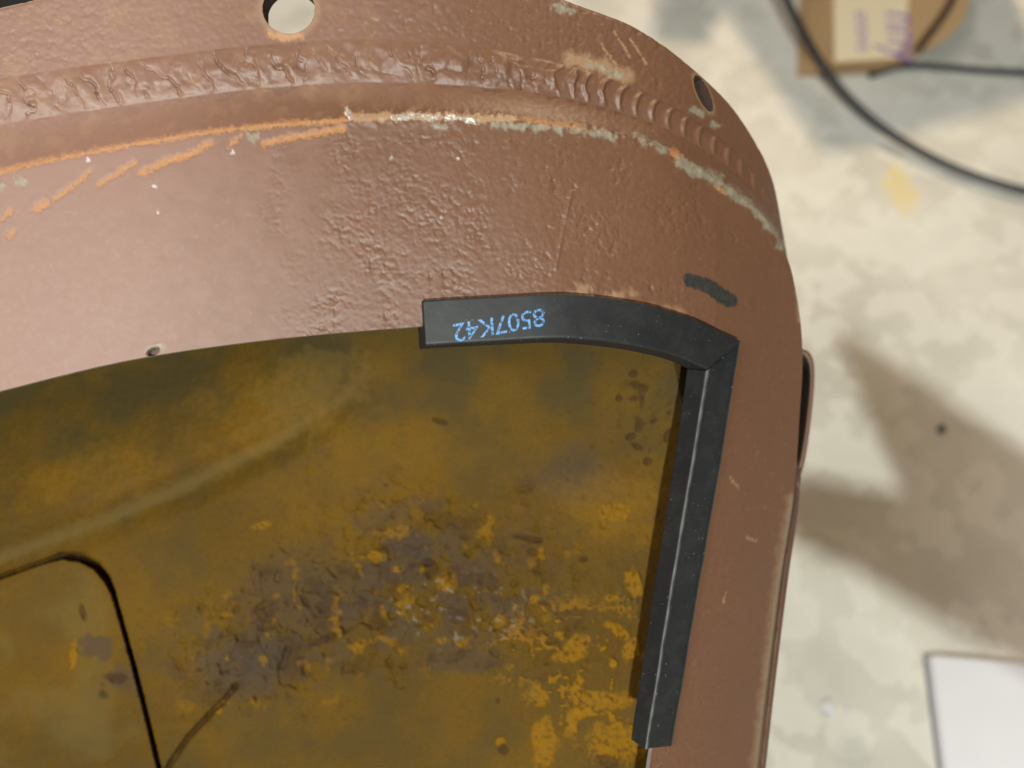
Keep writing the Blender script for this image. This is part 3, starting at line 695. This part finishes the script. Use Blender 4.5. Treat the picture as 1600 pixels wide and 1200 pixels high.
# ------------------------------------------------------------------ carton with purple print, round tin
zt = 0.05
a_ = fl(1303, 96, zt); c_ = fl(1298, -60, zt); uy = (c_ - a_) / np.linalg.norm(c_ - a_); ux = np.array([uy[1], -uy[0], 0])
wid = 0.115; dep = 0.24; b_ = a_ + ux * wid
carton = empty('carton', (a_ + b_)[:3] / 2 * np.array([1, 1, 0])); tag(carton, 'cardboard carton with purple printing on its pale label and a dark strap across its top', 'carton')
ctr = a_ + ux * wid / 2 + uy * dep / 2; ang = math.atan2(ux[1], ux[0])
top_px = [(1302, 100), (1396, 94), (1440, 82), (1478, 62), (1506, 32), (1520, -14), (1524, -150), (1298, -150)]
def slab(name, pts, z0, z1, mat, lean=(0, 0)):
    bm = bmesh.new(); up_ = [bm.verts.new((p[0], p[1], z1)) for p in pts]
    dn_ = [bm.verts.new((p[0] + (lean[0] if i in (0, len(pts) - 1) else 0), p[1] + (lean[1] if i < 5 else 0), z0)) for i, p in enumerate(pts)]
    bm.faces.new(up_); bm.faces.new(dn_[::-1])
    for k in range(len(pts)):
        j = (k + 1) % len(pts); bm.faces.new((up_[k], dn_[k], dn_[j], up_[j]))
    return keep(bm_obj(name, bm, mat), carton)
slab('carton_body', [fl(x, y, zt) for x, y in top_px], 0.0, zt, M_CARD, (-0.025, 0.035))
slab('label_panel', [fl(x, y, zt) for x, y in [(1304, 97), (1398, 91), (1416, 60), (1424, -148), (1301, -148)]], zt + 0.0004, zt + 0.0012, M_LABEL)
st_ = tube('strap', [fl(x, y, zt + 0.004) for x, y in [(1432, 80), (1450, 56), (1474, 26), (1494, -10), (1505, -60), (1508, -145)]], 0.0045, M_TINRIM); keep(st_, carton)
def print_text(s_, org, size, rot):
    fc = bpy.data.curves.new('t', 'FONT'); fc.body = s_; fc.size = size
    fo = bpy.data.objects.new('t', fc); col.objects.link(fo); bpy.context.view_layer.update()
    me = bpy.data.meshes.new_from_object(fo.evaluated_get(bpy.context.evaluated_depsgraph_get())); bpy.data.objects.remove(fo)
    me.transform(Matrix.Translation(org) @ Matrix.Rotation(rot, 4, 'Z')); me.materials.append(M_PURPLE)
    o = bpy.data.objects.new('printed_word', me); col.objects.link(o); keep(o, carton); return o
# words read away from the cord, down the carton's length
def on_top(u, v): p = a_ + ux * u * wid + uy * v; return Vector((p[0], p[1], zt + 0.0014))
print_text('nny', on_top(0.56, 0.105), 0.066, ang - math.pi / 2)
print_text('onovo', on_top(0.24, 0.098), 0.030, ang - math.pi / 2)
# ------------------------------------------------------------------ white plastic sheet on the floor
zb = 0.009
q0 = fl(1443, 1022, zb - 0.006); q1 = fl(1466, 1205, zb - 0.006)
ax = q1 - q0; ax[2] = 0; ax /= np.linalg.norm(ax); sd_ = np.array([-ax[1], ax[0], 0.]); sd_ *= np.sign(sd_[0])
binn = empty('plastic_sheet', (q0[0] + 0.1, q0[1] - 0.1, 0)); tag(binn, 'flat white plastic sheet with rounded edge lying on the pale floor', 'sheet')
prof = [(0.03, 0.0), (0.0, zb - 0.006)] + [(0.10 * (1 - math.cos(math.radians(a))) , zb - 0.006 + 0.006 * math.sin(math.radians(a))) for a in range(24, 91, 6)] + [(0.24, zb), (0.24, 0.0)]
vs = []; fs = []
for l in (0.0, 0.003, 0.237, 0.24):
    k_ = 0.0004 if l in (0.0, 0.24) else 0
    for u, z in prof: vs.append(np.array([q0[0], q0[1], 0]) + sd_ * (u + (k_ if u < 0.1 else -k_)) + ax * l + np.array([0, 0, max(z - k_, 0)]))
m_ = len(prof)
for k in range(3):
    for j in range(m_ - 1): fs.append((k * m_ + j, (k + 1) * m_ + j, (k + 1) * m_ + j + 1, k * m_ + j + 1))
fs.append(tuple(range(m_))); fs.append(tuple(range(4 * m_ - 1, 3 * m_ - 1, -1)))
keep(mesh_obj('sheet_panel', vs, fs, M_WHITE), binn)
# ------------------------------------------------------------------ little things on the floor
def grit(name, px_, py_, r, mat, label, cat, sq=0.6, seed=1):
    bm = bmesh.new(); bmesh.ops.create_icosphere(bm, subdivisions=2, radius=r); rg = np.random.RandomState(seed); c0 = fl(px_, py_)
    for v in bm.verts: v.co *= 0.8 + 0.4 * rg.rand(); v.co.z *= sq
    lo = min(v.co.z for v in bm.verts)
    bmesh.ops.translate(bm, verts=bm.verts, vec=(c0[0], c0[1], -lo)); tag(bm_obj(name, bm, mat), label, cat)
grit('pebble', 1470, 670, 0.0042, M_STONE, 'small dark pebble lying on the pale floor', 'pebble')
grit('paper_scrap', 1293, 1105, 0.0055, M_WHITE, 'tiny white scrap lying on the floor between housing and white sheet', 'scrap', 0.3, 3)

# ------------------------------------------------------------------ added out-of-view board, cut to cast the wedge shadow on the floor
shadow_blocker = empty('shadow_board', (0.85, 0.10, 0)); tag(shadow_blocker, 'unseen wooden board on thin legs, added and cut to cast the floor shadow', 'shadow_blocker')
hz = 0.60; LC = np.array(LAMP_C)
poly = [(1310, 540), (1600, 735), (1800, 880), (1900, 1000), (1760, 1130), (1560, 1020), (1440, 955), (1340, 893), (1240, 850), (1215, 800), (1250, 772), (1330, 790), (1430, 806), (1372, 690)]  # wanted floor shadow outline, carried back toward the cool lamp
bm = bmesh.new(); lo = []
for q_ in poly:
    f = fl(*q_); p = f + (LC - f) * (hz / LC[2]); lo.append(bm.verts.new(p))
fc_ = bm.faces.new(lo); r_ = bmesh.ops.extrude_face_region(bm, geom=[fc_])
bmesh.ops.translate(bm, verts=[v for v in r_['geom'] if isinstance(v, bmesh.types.BMVert)], vec=(0, 0, 0.018))
tops = [tuple(v.co) for v in lo]
keep(bm_obj('blocker_plate', bm, M_WOOD), shadow_blocker)
for i in (2, 3, 4):
    x, y, _ = tops[i]; cx_ = sum(t[0] for t in tops) / len(tops); cy_ = sum(t[1] for t in tops) / len(tops)
    x, y = x + (cx_ - x) * 0.15, y + (cy_ - y) * 0.15
    box('leg', (x, y, hz / 2), (0.02, 0.02, hz), M_WOOD, shadow_blocker, (0, 0, 0), 0.001)

# ------------------------------------------------------------------ added unseen boxes that cast floor shadows; black sheet for the shaded far corner
WL = np.array([0.75, 2.30, 2.10])
def shadow_carton(pa, pb, h, d, label):  # out-of-view blocker, placed by the shadow edge it should cast
    A = fl(*pa); B = fl(*pb); A = A + (WL - A) * (h / WL[2]); B = B + (WL - B) * (h / WL[2])
    u = (B - A); wd_ = np.linalg.norm(u); u /= wd_; v = np.array([-u[1], u[0], 0]); c0 = A + u * wd_ / 2 + v * d / 2
    e = empty('shadow_carton', (c0[0], c0[1], 0)); tag(e, label, 'carton'); an = math.atan2(u[1], u[0])
    box('carton_body', (c0[0], c0[1], h / 2), (wd_, d, h), M_CARD, e, (0, 0, an), 0.003)
    box('tape', (c0[0], c0[1], h), (0.05, d - 0.004, 0.001), M_LABEL, e, (0, 0, an), 0)
shadow_carton((1288, 246), (1640, 150), 0.46, 0.25, 'large unseen cardboard box added beyond the purple printed carton to shade the floor')
shadow_carton((1015, 62), (1105, 72), 0.42, 0.12, 'narrow unseen cardboard box added beside the large one to shade the floor')
m0 = fl(-250, -40); shade_ = box('shade_sheet', (m0[0] - 0.1, m0[1] + 0.05, 0.004), (0.9, 0.8, 0.006), M_SHADE); tag(shade_, 'black sheet added on the floor beyond the flange for the shaded corner', 'mat')
